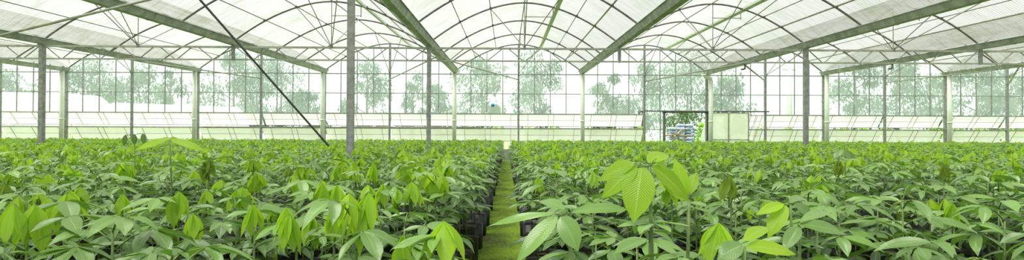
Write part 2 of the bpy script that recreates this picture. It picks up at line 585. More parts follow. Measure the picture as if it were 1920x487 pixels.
DX0, DX1, DX2, DX3 = wall_x(1208), wall_x(1246), wall_x(1326), wall_x(1402)
halves = []
for i in range(NS):
    xm = (GX[i] + GX[i + 1]) / 2
    halves += [(i, GX[i], xm, -1, 0), (i, xm, GX[i + 1], 0, 1)]
DOOR_TOP = EYE + 1.20
wn = 0
for n, (i, x0, x1, s0, s1) in enumerate(halves):
    wn += 1
    lo = HZ[0]
    mb = MB()
    cols = 8
    def ztop(x):
        h = (GX[i + 1] - GX[i]) / 2
        xm = (GX[i] + GX[i + 1]) / 2
        return gz(D) + SPR + (RISE - SPR) * (1 - abs((x - xm) / h) ** 1.85)
    xs = [x0 + (x1 - x0) * k / cols for k in range(cols + 1)]
    for a, b in zip(xs, xs[1:]):
        z0 = lo
        if a > DX0 - .5 and b < DX3 + .3:
            z0 = DOOR_TOP + .05
        mb.add([(a, D + .03, z0), (b, D + .03, z0), (b, D + .03, ztop(b)), (a, D + .03, ztop(a))], [(0, 1, 2, 3)])
    w = mb.build('window_%d' % wn, M['glazing'])
    tag(w, 'clear film pane bay of the back wall, %s from the left, reaching up into the gable' % ORD[n], 'window', kind='structure')
    mb = MB()
    for k in range(1, 4):
        x = x0 + (x1 - x0) * k / 4
        z0 = DOOR_TOP if DX0 - .1 < x < DX3 + .1 else lo
        mb.box((x - .016, D - .02, z0), (x + .016, D + .02, ztop(x) - .03))
    for z, h in ((HZ[1], .016), (HZ[2], .022)):
        mb.box((x0 + .06, D - .025, z - h), (x1 - .06, D + .02, z + h))
    f = mb.build('window_frame', M['steel'], w)
    if not (DX0 - 1 < (x0 + x1) / 2 < DX3 + .3):
        mb = MB(); mb.box((x0 + .06, D - .04, lo - .04), (x1 - .06, D + .03, lo + .02)); mb.build('window_sill', M['chord'], w)

# posts: thick ones under the gutters, thin ones at mid-span
for gi, gx in enumerate(GX):
    mb = MB(); mb.box((gx - .06, D - .07, 0), (gx + .06, D + .06, gz(D) - .0)); o = mb.build('wall_post', M['steel'])
    tag(o, 'grey wall post behind the downpipe of the %s gutter from the left' % ORD[gi], 'wall post', 'steel posts of the back wall')
for i in range(NS):
    xm = (GX[i] + GX[i + 1]) / 2
    mb = MB(); mb.box((xm - .045, D - .06, 0), (xm + .045, D + .05, gz(D) + RISE - .05)); o = mb.build('wall_post', M['steel'])
    tag(o, 'slender grey wall post in the middle of the %s span from the left' % ORD[i], 'wall post', 'steel posts of the back wall')

for gi, gx in enumerate(GX):
    o = empty('downpipe', (gx, D - .27, 0))
    tag(o, 'white drain downpipe in front of the back wall at the %s gutter from the left' % ORD[gi], 'downpipe', 'white drain downpipes')
    mb = MB(); zt = gz(D) - (.32 if gi == 6 else .02)
    mb.tube([(0.12 if gi == 6 else 0, 0, 0), (0.12 if gi == 6 else 0, 0, zt)], .105, 14); mb.build('pipe', M['pipe'], o, smooth=True)
    mb = MB(); mb.tube([(0.12 if gi == 6 else 0, 0, 1.95), (0.12 if gi == 6 else 0, 0, 2.03)], .118, 14); mb.build('collar', M['pipe'], o, smooth=True)
    if gi == 6:
        mb = MB(); mb.tube([(.12, 0, zt - .02), (.11, 0, zt + .09), (.02, 0, zt + .14), (-.16, 0, zt + .2), (-.22, 0, zt + .30)], .105, 12); mb.build('elbow', M['pipe'], o, smooth=True)
        mb = MB(); mb.tube([(-.22, 0, zt + .24), (-.22, 0, zt + .30)], .13, 14); mb.build('socket_collar', M['pipe'], o, smooth=True)

# vent flaps
nf = 0
for n, (i, x0, x1, s0, s1) in enumerate(halves):
    a, b = x0 + .05, x1 - .05
    if a > DX0 - .3 and b < DX3: continue
    if a < DX3 and b > DX3: a = DX3 + .08
    if a < DX0 and b > DX0: b = DX0 - .05
    for nm, z1, z0, out, mt in (('upper white', VT1, VT0, .42, M['flap']), ('lower pale green', VL1, VL0, .40, M['flap_low'])):
        o = empty('vent_flap', ((a + b) / 2, D + .06, 0))
        tag(o, '%s tilting vent flap of the back wall, %s from the left' % (nm, ORD[n]), 'vent flap', 'tilting vent flaps along the back wall')
        h = (b - a) / 2
        mb = MB()
        mb.add([(-h, 0, z1), (h, 0, z1), (h, out, z0), (-h, out, z0), (-h, .006, z1 + .004), (h, .006, z1 + .004), (h, out + .006, z0 + .004), (-h, out + .006, z0 + .004)],
               [(0, 1, 2, 3), (7, 6, 5, 4), (0, 4, 5, 1), (2, 6, 7, 3)])
        mb.build('panel', mt, o)
        mb = MB()
        mb.bar((-h, 0, z1), (h, 0, z1), .03, .03)
        mb.bar((-h, out, z0), (h, out, z0), .03, .03)
        mb.bar((-h, out * .5, (z0 + z1) / 2), (h, out * .5, (z0 + z1) / 2), .015, .015)
        mb.build('edge_frame', M['chord'], o)
        for fx in (-.72, -.05, .12, .78):
            mb = MB(); mb.bar((fx * h, -.06, z1 + .0), (fx * h, out - .02, z0), .016, .016); mb.build('strut', M['rust'], o)
    # rail between the flaps
    mb = MB(); mb.box((a - .04, D - .02, VL1 + .02), (b + .04, D + .03, VL1 + .055))
    tag(mb.build('trim_%d' % (n + 1), M['chord']), 'thin rail between upper and lower flaps in the %s half bay from the left' % ORD[n], 'rail', kind='structure')

# kerb under the wall
mb = MB(); mb.box((GX[0], D - .05, 0), (DX1, D + .12, .55)); mb.box((DX2, D - .05, 0), (GX[-1], D + .12, .55))
tag(mb.build('baseboard_back', M['concrete']), 'low concrete kerb under the back wall', 'kerb', kind='structure')

# fixed light, doorway, sliding leaf
mb = MB(); mb.add([(DX0 + .05, D + .03, .5), (DX1 - .05, D + .03, .5), (DX1 - .05, D + .03, DOOR_TOP + .9), (DX0 + .05, D + .03, DOOR_TOP + .9)], [(0, 1, 2, 3)])
w = mb.build('window_19', M['glazing']); tag(w, 'narrow clear fixed pane directly left of the open doorway', 'window', kind='structure')
mb = MB()
for x in (wall_x(1238),):
    mb.box((x - .02, D - .02, .5), (x + .02, D + .02, DOOR_TOP))
mb.box((DX0 + .05, D - .02, EYE + .28), (DX1 - .04, D + .02, EYE + .31))
mb.build('window_frame', M['steel'], w)
mb = MB()
mb.box((DX1 - .07, D - .07, 0), (DX1 + .03, D + .05, DOOR_TOP))
mb.box((DX2 - .03, D - .07, 0), (DX2 + .05, D + .05, DOOR_TOP))
mb.box((DX1 - .10, D - .07, DOOR_TOP - .06), (DX2 + .06, D + .05, DOOR_TOP + .02))
tag(mb.build('trim_37', M['hoop']), 'dark steel frame around the open doorway', 'door frame', kind='structure')
mb = MB(); mb.box((DX0, D - .16, DOOR_TOP - .01), (wall_x(1440), D - .08, DOOR_TOP + .05))
tr = mb.build('door_track', M['hoop']); tag(tr, 'dark horizontal sliding door track above the doorway', 'door track')
dl = empty('sliding_door', ((DX2 + DX3) / 2, D - .14, 0))
tag(dl, 'pale green translucent sliding door leaf pushed open to the right of the doorway', 'sliding door')
h = (DX3 - DX2) / 2 - .02
mb = MB(); mb.box((-h, -.004, .05), (h, .004, DOOR_TOP - .08)); mb.build('panel', M['door'], dl)
mb = MB()
for x in (-h, 0, h):
    mb.box((x - .03, -.025, .03), (x + .03, .025, DOOR_TOP - .04))
for z in (.05, EYE - .0 + .15 - .45 + .45 - .37 + .0, DOOR_TOP - .06):
    mb.box((-h, -.02, z - .02), (h, .02, z + .02))
mb.build('frame', M['chord'], dl)
mb = MB(); mb.box((-h + .02, -.05, 1.25), (-h + .06, -.025, 1.45)); mb.build('handle', M['hoop'], dl)
for s in (-.8, .8):
    mb = MB(); mb.tube([(s * h, -.0, DOOR_TOP - .05), (s * h, .0, DOOR_TOP - .012)], .03, 8); mb.build('roller_hanger', M['steel'], dl)

# knee braces running from the wall posts up to the gutters
def brace(p, q, r, label, m='chord', name='knee_brace'):
    mb = MB(); mb.tube([p, q], r, 8)
    tag(mb.build(name, M[m], smooth=True), label, 'brace')


def gpt(gi, y, dz=0.05):
    return Vector((GX[gi] + (.09 if gi >= 0 else 0), y, gz(y) + dz))


def mid(i):
    return (GX[i] + GX[i + 1]) / 2


zk = gz(D) - .30
brace((mid(2) - .05, D - .08, zk), (GX[2] + .1, D - 4.6, gz(D - 4.6) - .0), .026, 'long slanting brace from a wall post to the gutter, left of the nearest column')
brace((mid(3) - .05, D - .08, zk - .05), (GX[4] - .1, D - 6.4, gz(D - 6.4) - .0), .026, 'slanting brace meeting the gutter from the left, beyond the nearest column')
brace((mid(4) - .05, D - .08, zk), (GX[4] + .1, D - 5.6, gz(D - 5.6) - .0), .026, 'slanting brace from the central wall post to the gutter on its left')
brace((mid(5) + .05, D - .08, zk - .05), (GX[6] - .1, D - 5.6, gz(D - 5.6) - .0), .03, 'slanting brace above the doorway running up to the gutter')
brace((mid(6) - .05, D - .08, zk), (GX[6] + .1, D - 4.2, gz(D - 4.2) - .0), .035, 'short steep brace between doorway and right truss column')
brace((mid(7), D - .08, zk - .05), (GX[8] - .1, D - 3.0, gz(D - 3.0) - .0), .024, 'thin brace between the two downpipes at the right')
brace((mid(8), D - .08, zk - .1), (GX[8] + 1.6, D - 2.4, gz(D) + .32), .04, 'thick pale brace at the far right wall post')

# long cable and tube crossing the left of the roof
def pix(p):
    q = cam.matrix_world.inverted() @ Vector(p)
    return 960 - F * q.x / q.z, 243.5 + F * q.y / q.z


def off_line(s_):
    u, v = pix(arch(3, s_, ROW * 3))
    return abs(u - (375 + v / 1.13))


a = arch(3, min([-.95 + .01 * k for k in range(190)], key=off_line), ROW * 3)
end = at_depth(690, 357, 12.2)
mb = MB(); mb.tube([a, end], .022, 6)
tag(mb.build('guy_cable', M['cable']), 'dark straight cable slanting down from the roof into the left bed', 'cable')
p0 = at_depth(-200, 115, 11.0); p1 = at_depth(500, -54, 11.0)
mb = MB(); mb.tube([p0, p1], .028, 8)
tag(mb.build('cross_tube', M['chord'], smooth=True), 'straight grey tube crossing below the roof at the upper left corner', 'brace')

# short drain stubs hanging from gutters
for gi, px, lab in ((7, 1678, 'short drain stub with elbow hanging under the upper right gutter'), (6, 1398, 'small drain stub hanging under the gutter above the doorway')):
    dxx = px - 950
    y = GX[gi] / dxx * 1000
    o = empty('drain_stub', (GX[gi], y, gz(y)))
    tag(o, lab, 'drain stub')
    mb = MB(); mb.tube([(0, 0, .0), (0, 0, -.2)], .04, 10); mb.build('pipe', M['steel'], o, smooth=True)
    mb = MB(); mb.tube([(0, 0, -.16), (-.05, 0, -.2), (-.16, 0, -.2)], .035, 10); mb.build('elbow', M['hoop'], o, smooth=True)


# ------------------------------------------------------------------ leaves
def leaflet(mb, base, d, up, L, W, curve=0.6, fold=0.25, nl=7, nw=4, wave=0.03, rnd=R, pk=(.82, .85)):
    """elliptic pointed leaflet; bends from direction d away from up"""
    d = d.normalized()
    side = d.cross(up)
    if side.length < 1e-3:
        side = d.cross(Vector((1, 0.1, 0)))
    side.normalize()
    vs, uvs = [], []
    p = base.copy()
    step = L / nl
    ph = rnd.random() * 6.28
    for i in range(nl + 1):
        t = i / nl
        nrm = side.cross(d).normalized()
        w = W / 2 * (math.sin(math.pi * min(1, t ** pk[0])) ** pk[1] if 0 < t < 1 else 0.0)
        if t > .82: w *= .82
        w = max(w, W * .012)
        for j in range(nw + 1):
            u = -1 + 2 * j / nw
            q = p + side * (u * w * math.cos(fold)) + nrm * (abs(u) * w * math.sin(fold) + wave * L * .3 * math.sin(ph + t * 9 + u * 2) * abs(u))
            vs.append(q)
            uvs.append((0.5 + u / 2, t))
        d = (Matrix.Rotation(-curve / nl, 3, side) @ d).normalized()
        p = p + d * step
    fs = [(i * (nw + 1) + j, i * (nw + 1) + j + 1, (i + 1) * (nw + 1) + j + 1, (i + 1) * (nw + 1) + j) for i in range(nl) for j in range(nw)]
    mb.add(vs, fs, uvs)


def rvec(az, el):
    return Vector((math.cos(az) * math.cos(el), math.sin(az) * math.cos(el), math.sin(el)))


def compound(mb, stem_mb, root, az, el, plen, L, rnd, n=5, nl=7, nw=4, droop=0.5, pr=.0024):
    """palmate leaf: a petiole and leaflets spreading like a hand"""
    d = rvec(az, el)
    tip = root + d * plen + Vector((0, 0, -.06 * plen))
    if stem_mb is not None:
        stem_mb.tube([root, root + d * plen * .5 + Vector((0, 0, .01)), tip], pr * 1.3, 4, pr)
    spread = rnd.uniform(2.1, 3.0)
    tilt = rnd.uniform(-.12, .22)
    for k in range(n):
        a = az + spread * (k / (n - 1) - .5) * 1.6 + rnd.uniform(-.12, .12) if n > 1 else az
        mid_ = 1 - abs(k / (n - 1) - .5) * .7 if n > 1 else 1
        ld = rvec(a, tilt + rnd.uniform(-.12, .12) - .1)
        base_t = mb.tint
        mb.tint = min(1, max(0, base_t + rnd.uniform(-.12, .12)))
        up = (Vector((0, 0, 1)) + rvec(rnd.uniform(0, 6.28), 0) * .28).normalized()
        ll = L * mid_ * rnd.uniform(.88, 1.1)
        leaflet(mb, tip + ld * .006, ld, up, ll, ll * rnd.uniform(.34, .42), droop * rnd.uniform(.5, 1.5), rnd.uniform(.08, .3), nl, nw, .03, rnd)
        mb.tint = base_t


def flush(mb, stem_mb, root, az, rnd, L=.12, n=5, nl=6, nw=4, hang=1.25):
    """fresh leaves hanging in a closed tuft from one short petiole"""
    d = rvec(az, rnd.uniform(.5, 1.1))
    tip = root + d * rnd.uniform(.03, .07)
    if stem_mb is not None:
        stem_mb.tube([root, tip], .0022, 4)
    for k in range(n):
        a = az + 6.28 * k / n + rnd.uniform(-.3, .3)
        ld = rvec(a, -hang + rnd.uniform(-.12, .22))
        mb.tint = rnd.uniform(.1, 1)
        out = rvec(a, 0.15)
        ll = L * rnd.uniform(.75, 1.1)
        leaflet(mb, tip + ld * .004, ld, out, ll, ll * rnd.uniform(.28, .38), rnd.uniform(-.1, .25), rnd.uniform(.15, .6), nl, nw, .02, rnd, (.92, 1.05))


def grow_bag(rnd, h=.28, r=.105, n=16, low=False):
    """black polythene bag, wrinkled and rolled over at the rim, and the soil in it"""
    if low: n = 8
    zs = [(0, .86), (.10, .98), (.5, 1.0), (.85, .97), (1.0, 1.03), (1.03, 1.06), (1.0, 1.0), (.93, .93)]
    if low: zs = [(0, .9), (1, 1), (.93, .93)]
    mb = MB()
    vs = []
    off = [rnd.uniform(-.05, .05) for _ in range(n)]
    for zi, (z, k) in enumerate(zs):
        for j in range(n):
            a = 2 * math.pi * j / n
            rr = r * k * (1 + off[j] * (1 if z > .2 else .4) + .02 * math.sin(5 * a + zi))
            vs.append((rr * math.cos(a), rr * math.sin(a), z * h))
    fs = [(i * n + j, i * n + (j + 1) % n, (i + 1) * n + (j + 1) % n, (i + 1) * n + j) for i in range(len(zs) - 1) for j in range(n)]
    fs.append(tuple(range(n))[::-1])
    mb.add(vs, fs)
    so = MB()
    vs = [(0, 0, h * .93)] + [(r * .95 * math.cos(2 * math.pi * j / n), r * .95 * math.sin(2 * math.pi * j / n), h * (.90 + .02 * rnd.random())) for j in range(n)]
    so.add(vs, [(0, 1 + j, 1 + (j + 1) % n) for j in range(n)])
    return mb, so


def seedling_parts(rnd, top, n_leaves, flushes=0, L=.15, nl=7, nw=4, low=False, olive=False, petiole=(.10, .19), tall=False):
    """meshes of one potted seedling, origin on the floor"""
    bag, soil = grow_bag(rnd, low=low)
    stem, fol, yng = MB(), MB(), MB()
    bend = rvec(rnd.uniform(0, 6.28), 0) * rnd.uniform(0, .035)
    sh = top - .05
    pts = [Vector((0, 0, .25)), Vector((0, 0, .25)).lerp(Vector((bend.x, bend.y, sh)), .5) + bend * .4, Vector((bend.x, bend.y, sh))]
    stem.tube(pts, .0075, 6 if not low else 4, .0038)
    az = rnd.uniform(0, 6.28)
    span = .34 if not tall else .5
    for k in range(n_leaves):
        f = k / max(1, n_leaves - 1)
        z = sh - span * (1 - f)
        root = pts[1].lerp(pts[2], max(0, min(1, (z - pts[1].z) / (pts[2].z - pts[1].z))))
        az += 2.4 + rnd.uniform(-.4, .4)
        fol.tint = max(0, min(1, .15 + .55 * f ** 1.5 + rnd.uniform(-.2, .3)))
        compound(fol, None if low else stem, root, az, rnd.uniform(.15, .5) + .35 * f, rnd.uniform(*petiole) * (1 - .35 * f), L * rnd.uniform(.8, 1.12) * (1 - .12 * f), rnd,
                 rnd.choice((5, 5, 6, 3)) if not low else rnd.choice((3, 4, 5)), nl, nw, droop=rnd.uniform(.15, .75))
    if flushes:
        stem.tube([pts[2], pts[2] + Vector((0, 0, .07))], .0035, 5, .002)
        for k in range(flushes):
            az += 2.2
            flush(yng, None if low else stem, pts[2] + Vector((0, 0, .02 + .05 * k / flushes)), az, rnd, L * rnd.uniform(.7, .95), rnd.choice((3, 4, 5)), nl, nw, 1.2)
    return bag, soil, stem, fol, yng


def make_proto(seed, **kw):
    rnd = random.Random(seed)
    olive = kw.get('olive', False)
    bag, soil, stem, fol, yng = seedling_parts(rnd, **kw)
    d = {'grow_bag': bag.mesh('grow_bag', M['bag'], True), 'soil': soil.mesh('soil', M['soil']), 'stem': stem.mesh('stem', M['stem'], True)}
    if fol.f: d['foliage'] = fol.mesh('foliage', M['leaf'], True)
    if yng.f: d['young_leaves'] = yng.mesh('young_leaves', M['olive' if olive else 'young'], True)
    return d


def place(parts, name, loc, rz, label, group):
    o = empty(name, loc, rz)
    tag(o, label, 'potted plant', group)
    bagobj = None
    for k, me in parts.items():
        if k == 'soil':
            link(k, me, bagobj)
            continue
        c = link(k, me, o)
        if k == 'grow_bag': bagobj = c
    return o


mature = [make_proto(100 + k, top=.98 + .02 * (k % 3), n_leaves=10 + k % 3, L=.178) for k in range(10)]
fresh = [make_proto(200 + k, top=.98 + .02 * (k % 3), n_leaves=9, flushes=2 + k % 3, L=.168) for k in range(6)]
olive = [make_proto(300 + k, top=.98, n_leaves=8, flushes=2, L=.14, olive=True) for k in range(2)]

# --- singled-out plants of the foreground: pixel of the tuft apex, tuft height in pixels, look
taken = []


def hero(px, py, size, nleaf, label, kind='flush', Lr=.13, flushes=1, seed=0, hang=1.25, nl=9, n=5, cut=None):
    y = Lr * 1000 / size
    p = at_depth(px, py, y)
    rnd = random.Random(seed + 7)
    rz = rnd.uniform(0, 6.28)
    bag, soil, stem, fol, yng = seedling_parts(rnd, top=p.z - .04 if kind == 'flush' else p.z, n_leaves=nleaf, L=.15) if nleaf else (*grow_bag(rnd), MB(), MB(), MB())
    if not nleaf:
        stem.tube([Vector((0, 0, .25)), Vector((.01, 0, p.z * .6)), Vector((0, 0, p.z - .03))], .008, 6, .004)
    apex = Vector((0, 0, p.z))
    tipst = Vector((0, 0, p.z - .02))
    if nleaf: stem.tube([Vector((0, 0, p.z - .15)), tipst], .004, 5, .003)
    for k in range(flushes):
        off = Vector((rnd.uniform(-.03, .03), rnd.uniform(-.03, .03), -.02 * k)) if k else Vector((0, 0, 0))
        for j in range(n):
            a = rz + 6.28 * j / n + rnd.uniform(-.25, .25)
            yng.tint = rnd.uniform(.2, 1)
            ll = Lr * rnd.uniform(.82, 1.08)
            leaflet(yng, apex + off, rvec(a, -hang + rnd.uniform(-.1, .15)), rvec(a, .1), ll, ll * rnd.uniform(.34, .44), rnd.uniform(-.15, .2), rnd.uniform(.1, .5), nl, 4, .02, rnd, (.92, 1.05))
    d = {'grow_bag': bag.mesh('grow_bag', M['bag'], True), 'soil': soil.mesh('soil', M['soil']), 'stem': stem.mesh('stem', M['stem'], True)}
    if fol.f: d['foliage'] = fol.mesh('foliage', M['leaf'], True)
    if yng.f: d['young_leaves'] = yng.mesh('young_leaves', M['olive' if kind == 'olive' else 'young'], True)
    place(d, 'potted_seedling', (p.x, p.y, 0), 0, label, 'potted seedlings with fresh leaves at the front')
    taken.append((p.x, p.y))


H = [
    (75, 358, 40, 'flush', 'seedling with bright drooping tent of young leaves, nearest the left edge'),
    (150, 350, 46, 'flush', 'seedling with wide bright tent of young leaves, second from the left edge'),
    (230, 363, 50, 'flush', 'seedling with two long hanging yellow-green leaves, third from the left edge'),
    (284, 378, 32, 'flush', 'seedling with small folded bright leaf pair left of the tall drooping tuft'),
    (335, 358, 58, 'flush', 'seedling with tall drooping yellow-green tuft in the left foreground'),
    (388, 356, 40, 'flush', 'seedling with small bright tuft just right of the tall drooping tuft'),
    (218, 318, 28, 'olive', 'seedling with single narrow olive leaf bud in the left bed'),
    (392, 298, 36, 'olive', 'seedling with upright olive leaf pair in the middle of the left bed'),
    (362, 400, 62, 'flush', 'seedling with three long hanging leaves, low in the left foreground'),
    (318, 432, 58, 'olive', 'seedling with dark olive folded leaves at the bottom left'),
    (455, 350, 46, 'flush', 'seedling with bright upright triangular leaf pair left of centre'),
    (474, 382, 62, 'flush', 'seedling with long olive-yellow hanging leaves on a thin stem'),
    (508, 376, 44, 'flush', 'seedling with small yellow-green tuft between two longer ones'),
    (537, 388, 74, 'flush', 'seedling with broad bright hanging leaves left of the paired tufts'),
    (604, 342, 52, 'flush', 'seedling with narrow bright spindle of young leaves, left one of the pair'),
    (632, 346, 52, 'flush', 'seedling with narrow bright spindle of young leaves, right one of the pair'),
    (583, 398, 60, 'flush', 'seedling with bright drooping leaves under the paired spindles'),
    (628, 386, 66, 'flush', 'seedling with folded golden-green leaves under the paired spindles'),
    (655, 396, 60, 'olive', 'seedling with olive hanging leaves on a thick green stem'),
    (690, 346, 46, 'flush', 'seedling with bright tuft right of the paired spindles'),
    (718, 344, 48, 'flush', 'seedling with dense yellow-green tuft, left end of the bright row'),
    (745, 352, 44, 'flush', 'seedling with dense yellow-green tuft in the middle of the bright row'),
    (772, 340, 46, 'flush', 'seedling with dense yellow-green tuft, right end of the bright row'),
    (700, 305, 42, 'flush', 'seedling with broad bright round leaves behind the bright row'),
    (668, 310, 36, 'flush', 'seedling with bright tuft behind and left of the bright row'),
    (640, 306, 34, 'flush', 'seedling with bright tuft far behind the paired spindles'),
    (832, 414, 88, 'flush', 'seedling with very large bright tent of leaves beside the aisle'),
    (790, 440, 62, 'flush', 'seedling with bright folded leaf left of the large tent by the aisle'),
    (755, 440, 66, 'flush', 'seedling with curved bright leaf at the bottom, left of the aisle'),
    (1348, 417, 92, 'flush', 'seedling with wide bright triangular leaf at the bottom right of centre'),
    (1045, 305, 26, 'flush', 'seedling with small bright tuft just right of the aisle'),
    (1010, 330, 30, 'flush', 'seedling with bright hanging leaves at the right edge of the aisle'),
    (1112, 322, 34, 'flush', 'seedling with bright tuft left of the giant leaf'),
    (1367, 327, 54, 'olive', 'seedling with single upright dark olive leaf right of the giant leaf'),
    (1314, 350, 34, 'flush', 'seedling with small pale tuft beside the dark olive leaf'),
    (1572, 300, 36, 'olive', 'seedling with drooping olive leaves in the middle of the right bed'),
    (1770, 308, 32, 'olive', 'seedling with single dark leaf in the far part of the right bed'),
    (1742, 382, 34, 'olive', 'seedling with short brownish-olive bud in the right foreground'),
    (1786, 380, 50, 'flush', 'seedling with upright pointed leaves in the right foreground'),
    (1872, 316, 38, 'flush', 'seedling with pale upright leaf near the right edge'),
    (1690, 385, 30, 'olive', 'seedling with small olive bud left of the brownish one'),
    (1500, 330, 26, 'flush', 'seedling with small bright tuft in the middle of the right bed'),
]
for k, (px, py, sz, kd, lab) in enumerate(H):
    hero(px, py, sz, 6, lab, kd, seed=k * 13, hang=1.12 if sz in (40, 46, 88, 92) else 1.33, n=5 + k % 2, flushes=1 + (k % 3 == 1))


# --- big-leaved plants, each leaflet placed
def big(px, py, y, leaves, stem_px, label, m='leaf', extra=5, seed=1):
    """leaves: (x0, y0, x1, y1, width px, depth step, tint, material) from base to tip in the photo's frame"""
    hub = at_depth(px, py, y)
    rnd = random.Random(seed)
    foot = at_depth(stem_px[0], stem_px[1], y)
    foot = Vector((foot.x, y + .02, 0))
    bag, soil, stem, fol, yng = seedling_parts(rnd, top=hub.z - .18, n_leaves=extra, L=.15) if extra else (*grow_bag(rnd), MB(), MB(), MB())
    local = hub - foot
    stem.tube([Vector((0, 0, .25)), Vector((local.x * .3, 0, local.z * .7)), local], .0085, 8, .0045)
    for (x0, y0, x1, y1, w, dy, tint, mm) in leaves:
        a, b = at_depth(x0, y0, y) - foot, at_depth(x1, y1, y + dy) - foot
        if (a - local).length > .012:
            stem.tube([local, a], .0028, 5, .002)
        tgt = yng if mm == 'young' else fol
        tgt.tint = tint
        d = b - a
        L = d.length
        toeye = -(a + foot - Vector((0, 0, EYE))).normalized()
        up = (Vector((0, 0, .6)) + toeye * .8).normalized()
        side = d.normalized().cross(up).normalized()
        cv = .45
        d0 = Matrix.Rotation(cv / 2, 3, side) @ d.normalized()
        leaflet(tgt, a, d0, up, L * 1.02, w / 1000 * y, cv, .16, 14, 6, .025, rnd)
    d = {'grow_bag': bag.mesh('grow_bag', M['bag'], True), 'soil': soil.mesh('soil', M['soil']), 'stem': stem.mesh('stem', M['stem'], True)}
    if fol.f: d['foliage'] = fol.mesh('foliage', M['leaf'], True)
    if yng.f: d['young_leaves'] = yng.mesh('young_leaves', M['young'], True)
    place(d, 'potted_seedling', foot, 0, label, 'big-leaved seedlings at the front')
    taken.append((foot.x, foot.y))


big(1218, 312, 1.55, [(1205, 312, 1188, 416, 60, -.05, .35, 'young'), (1195, 312, 1128, 372, 40, .02, .25, 'young'), (1190, 308, 1122, 338, 40, .10, .35, 'young'),
                      (1222, 310, 1292, 376, 36, .02, .1, 'young'), (1225, 300, 1262, 350, 40, .12, .3, 'young'), (1215, 305, 1252, 288, 34, .12, .7, 'young')],
    (1232, 500), 'tall seedling whose giant bright oval leaf hangs right of the aisle', extra=3, seed=5)
big(1292, 374, 1.6, [(1288, 366, 1264, 296, 26, .02, .7, 'young'), (1290, 366, 1306, 322, 24, .05, .2, 'young'), (1295, 372, 1340, 352, 14, .05, .5, 'leaf'), (1286, 374, 1240, 340, 26, .03, .6, 'young')],
    (1292, 480), 'slim seedling with upright narrow leaves just right of the giant leaf', extra=4, seed=6)
big(1062, 402, 1.35, [(1046, 404, 968, 492, 34, -.04, .95, 'leaf'), (1052, 404, 1084, 470, 44, -.03, .75, 'leaf'), (1040, 400, 912, 424, 17, .06, .95, 'leaf'),
                      (1070, 398, 1180, 392, 26, .10, .8, 'leaf'), (1060, 394, 1010, 376, 24, .15, .7, 'leaf')],
    (1110, 500), 'seedling whose large pale leaves reach over the right edge of the aisle', extra=3, seed=7)
big(1482, 384, 1.9, [(1474, 384, 1440, 446, 32, -.03, .75, 'young'), (1470, 382, 1418, 402, 22, .0, .9, 'young'), (1488, 384, 1530, 414, 30, .04, .5, 'leaf'), (1480, 380, 1512, 372, 22, .15, .6, 'leaf')],
    (1502, 470), 'seedling with two long bright leaves pointing left, right of the triangular leaf', extra=5, seed=8)
big(1395, 462, 1.15, [(1400, 462, 1492, 476, 34, .03, .85, 'young'), (1392, 458, 1345, 486, 40, .0, .5, 'leaf'), (1396, 452, 1442, 425, 30, .1, .8, 'young')],
    (1400, 520), 'seedling with flat bright leaf along the bottom edge right of centre', extra=3, seed=9)
big(318, 262, 3.6, [(320, 262, 386, 284, 16, .0, 1, 'young'), (316, 262, 252, 282, 16, .0, 1, 'young'), (318, 260, 350, 272, 16, .2, .8, 'young'), (318, 262, 290, 268, 16, .2, .9, 'young')],
    (320, 330), 'tall thin seedling with spreading leaves rising above the left bed', extra=4, seed=10)
big(252, 252, 5.2, [(236, 252, 232, 274, 8, .0, .3, 'leaf'), (252, 251, 252, 272, 9, .0, .3, 'leaf'), (268, 250, 270, 270, 9, .0, .3, 'leaf'), (240, 254, 224, 268, 9, .1, .4, 'leaf')],
    (250, 300), 'seedling with three dark pointed buds standing above the left bed', extra=4, seed=11)
big(1500, 425, 1.7, [(1495, 420, 1590, 440, 30, .05, .6, 'leaf'), (1500, 418, 1560, 398, 24, .2, .8, 'leaf'), (1498, 424, 1470, 470, 28, -.05, .5, 'leaf')],
    (1505, 500), 'seedling with broad grey-green leaves in front of the two long bright leaves', extra=5, seed=12)
big(1585, 278, 4.2, [(1585, 282, 1600, 302, 14, -.02, .5, 'leaf'), (1580, 280, 1562, 298, 12, 0, .6, 'leaf'), (1590, 280, 1612, 290, 12, 0, .7, 'young')],
    (1588, 330), 'taller seedling standing out in the middle of the right bed', extra=5, seed=13)

# --- the beds: jittered rows either side of the aisle
BEDL, BEDR = -0.47, 0.40
cells = []
sp = 0.37
y = 0.62
ri = 0
while y < 26.3:
    lim = 1.02 * y + 1.0
    x = BEDL - (0 if ri % 2 else .08)
    while x > -lim:
        cells.append((x + R.uniform(-.05, .05) * (1 if x < BEDL - .2 else .3), y + R.uniform(-.06, .06)))
        x -= sp
    x = BEDR + (0 if ri % 2 else .08)
    while x < lim:
        cells.append((x + R.uniform(-.05, .05) * (1 if x > BEDR + .2 else .3), y + R.uniform(-.06, .06)))
        x += sp
    y += sp
    ri += 1
# the rows close in over the aisle farther back
cells = [(x - math.copysign(min(.12, max(0, (y - 3) * .03)), x), y) for x, y in cells]
cells = [c for c in cells if all((c[0] - a) ** 2 + (c[1] - b) ** 2 > .045 for a, b in taken)
         and all(abs(c[0] - GX[g]) > .2 or abs(c[1] - yy) > .2 for g, yy in ((4, ROW * 3), (2, TY), (4, TY), (6, TY), (0, TY), (8, TY)))]
cells = [c for c in cells if abs(c[0]) < .8 or c[1] < 1.4 or R.random() > .04]
cells.sort(key=lambda c: c[1] + 0.15 * abs(c[0]))
n_single = 300 - len(taken)


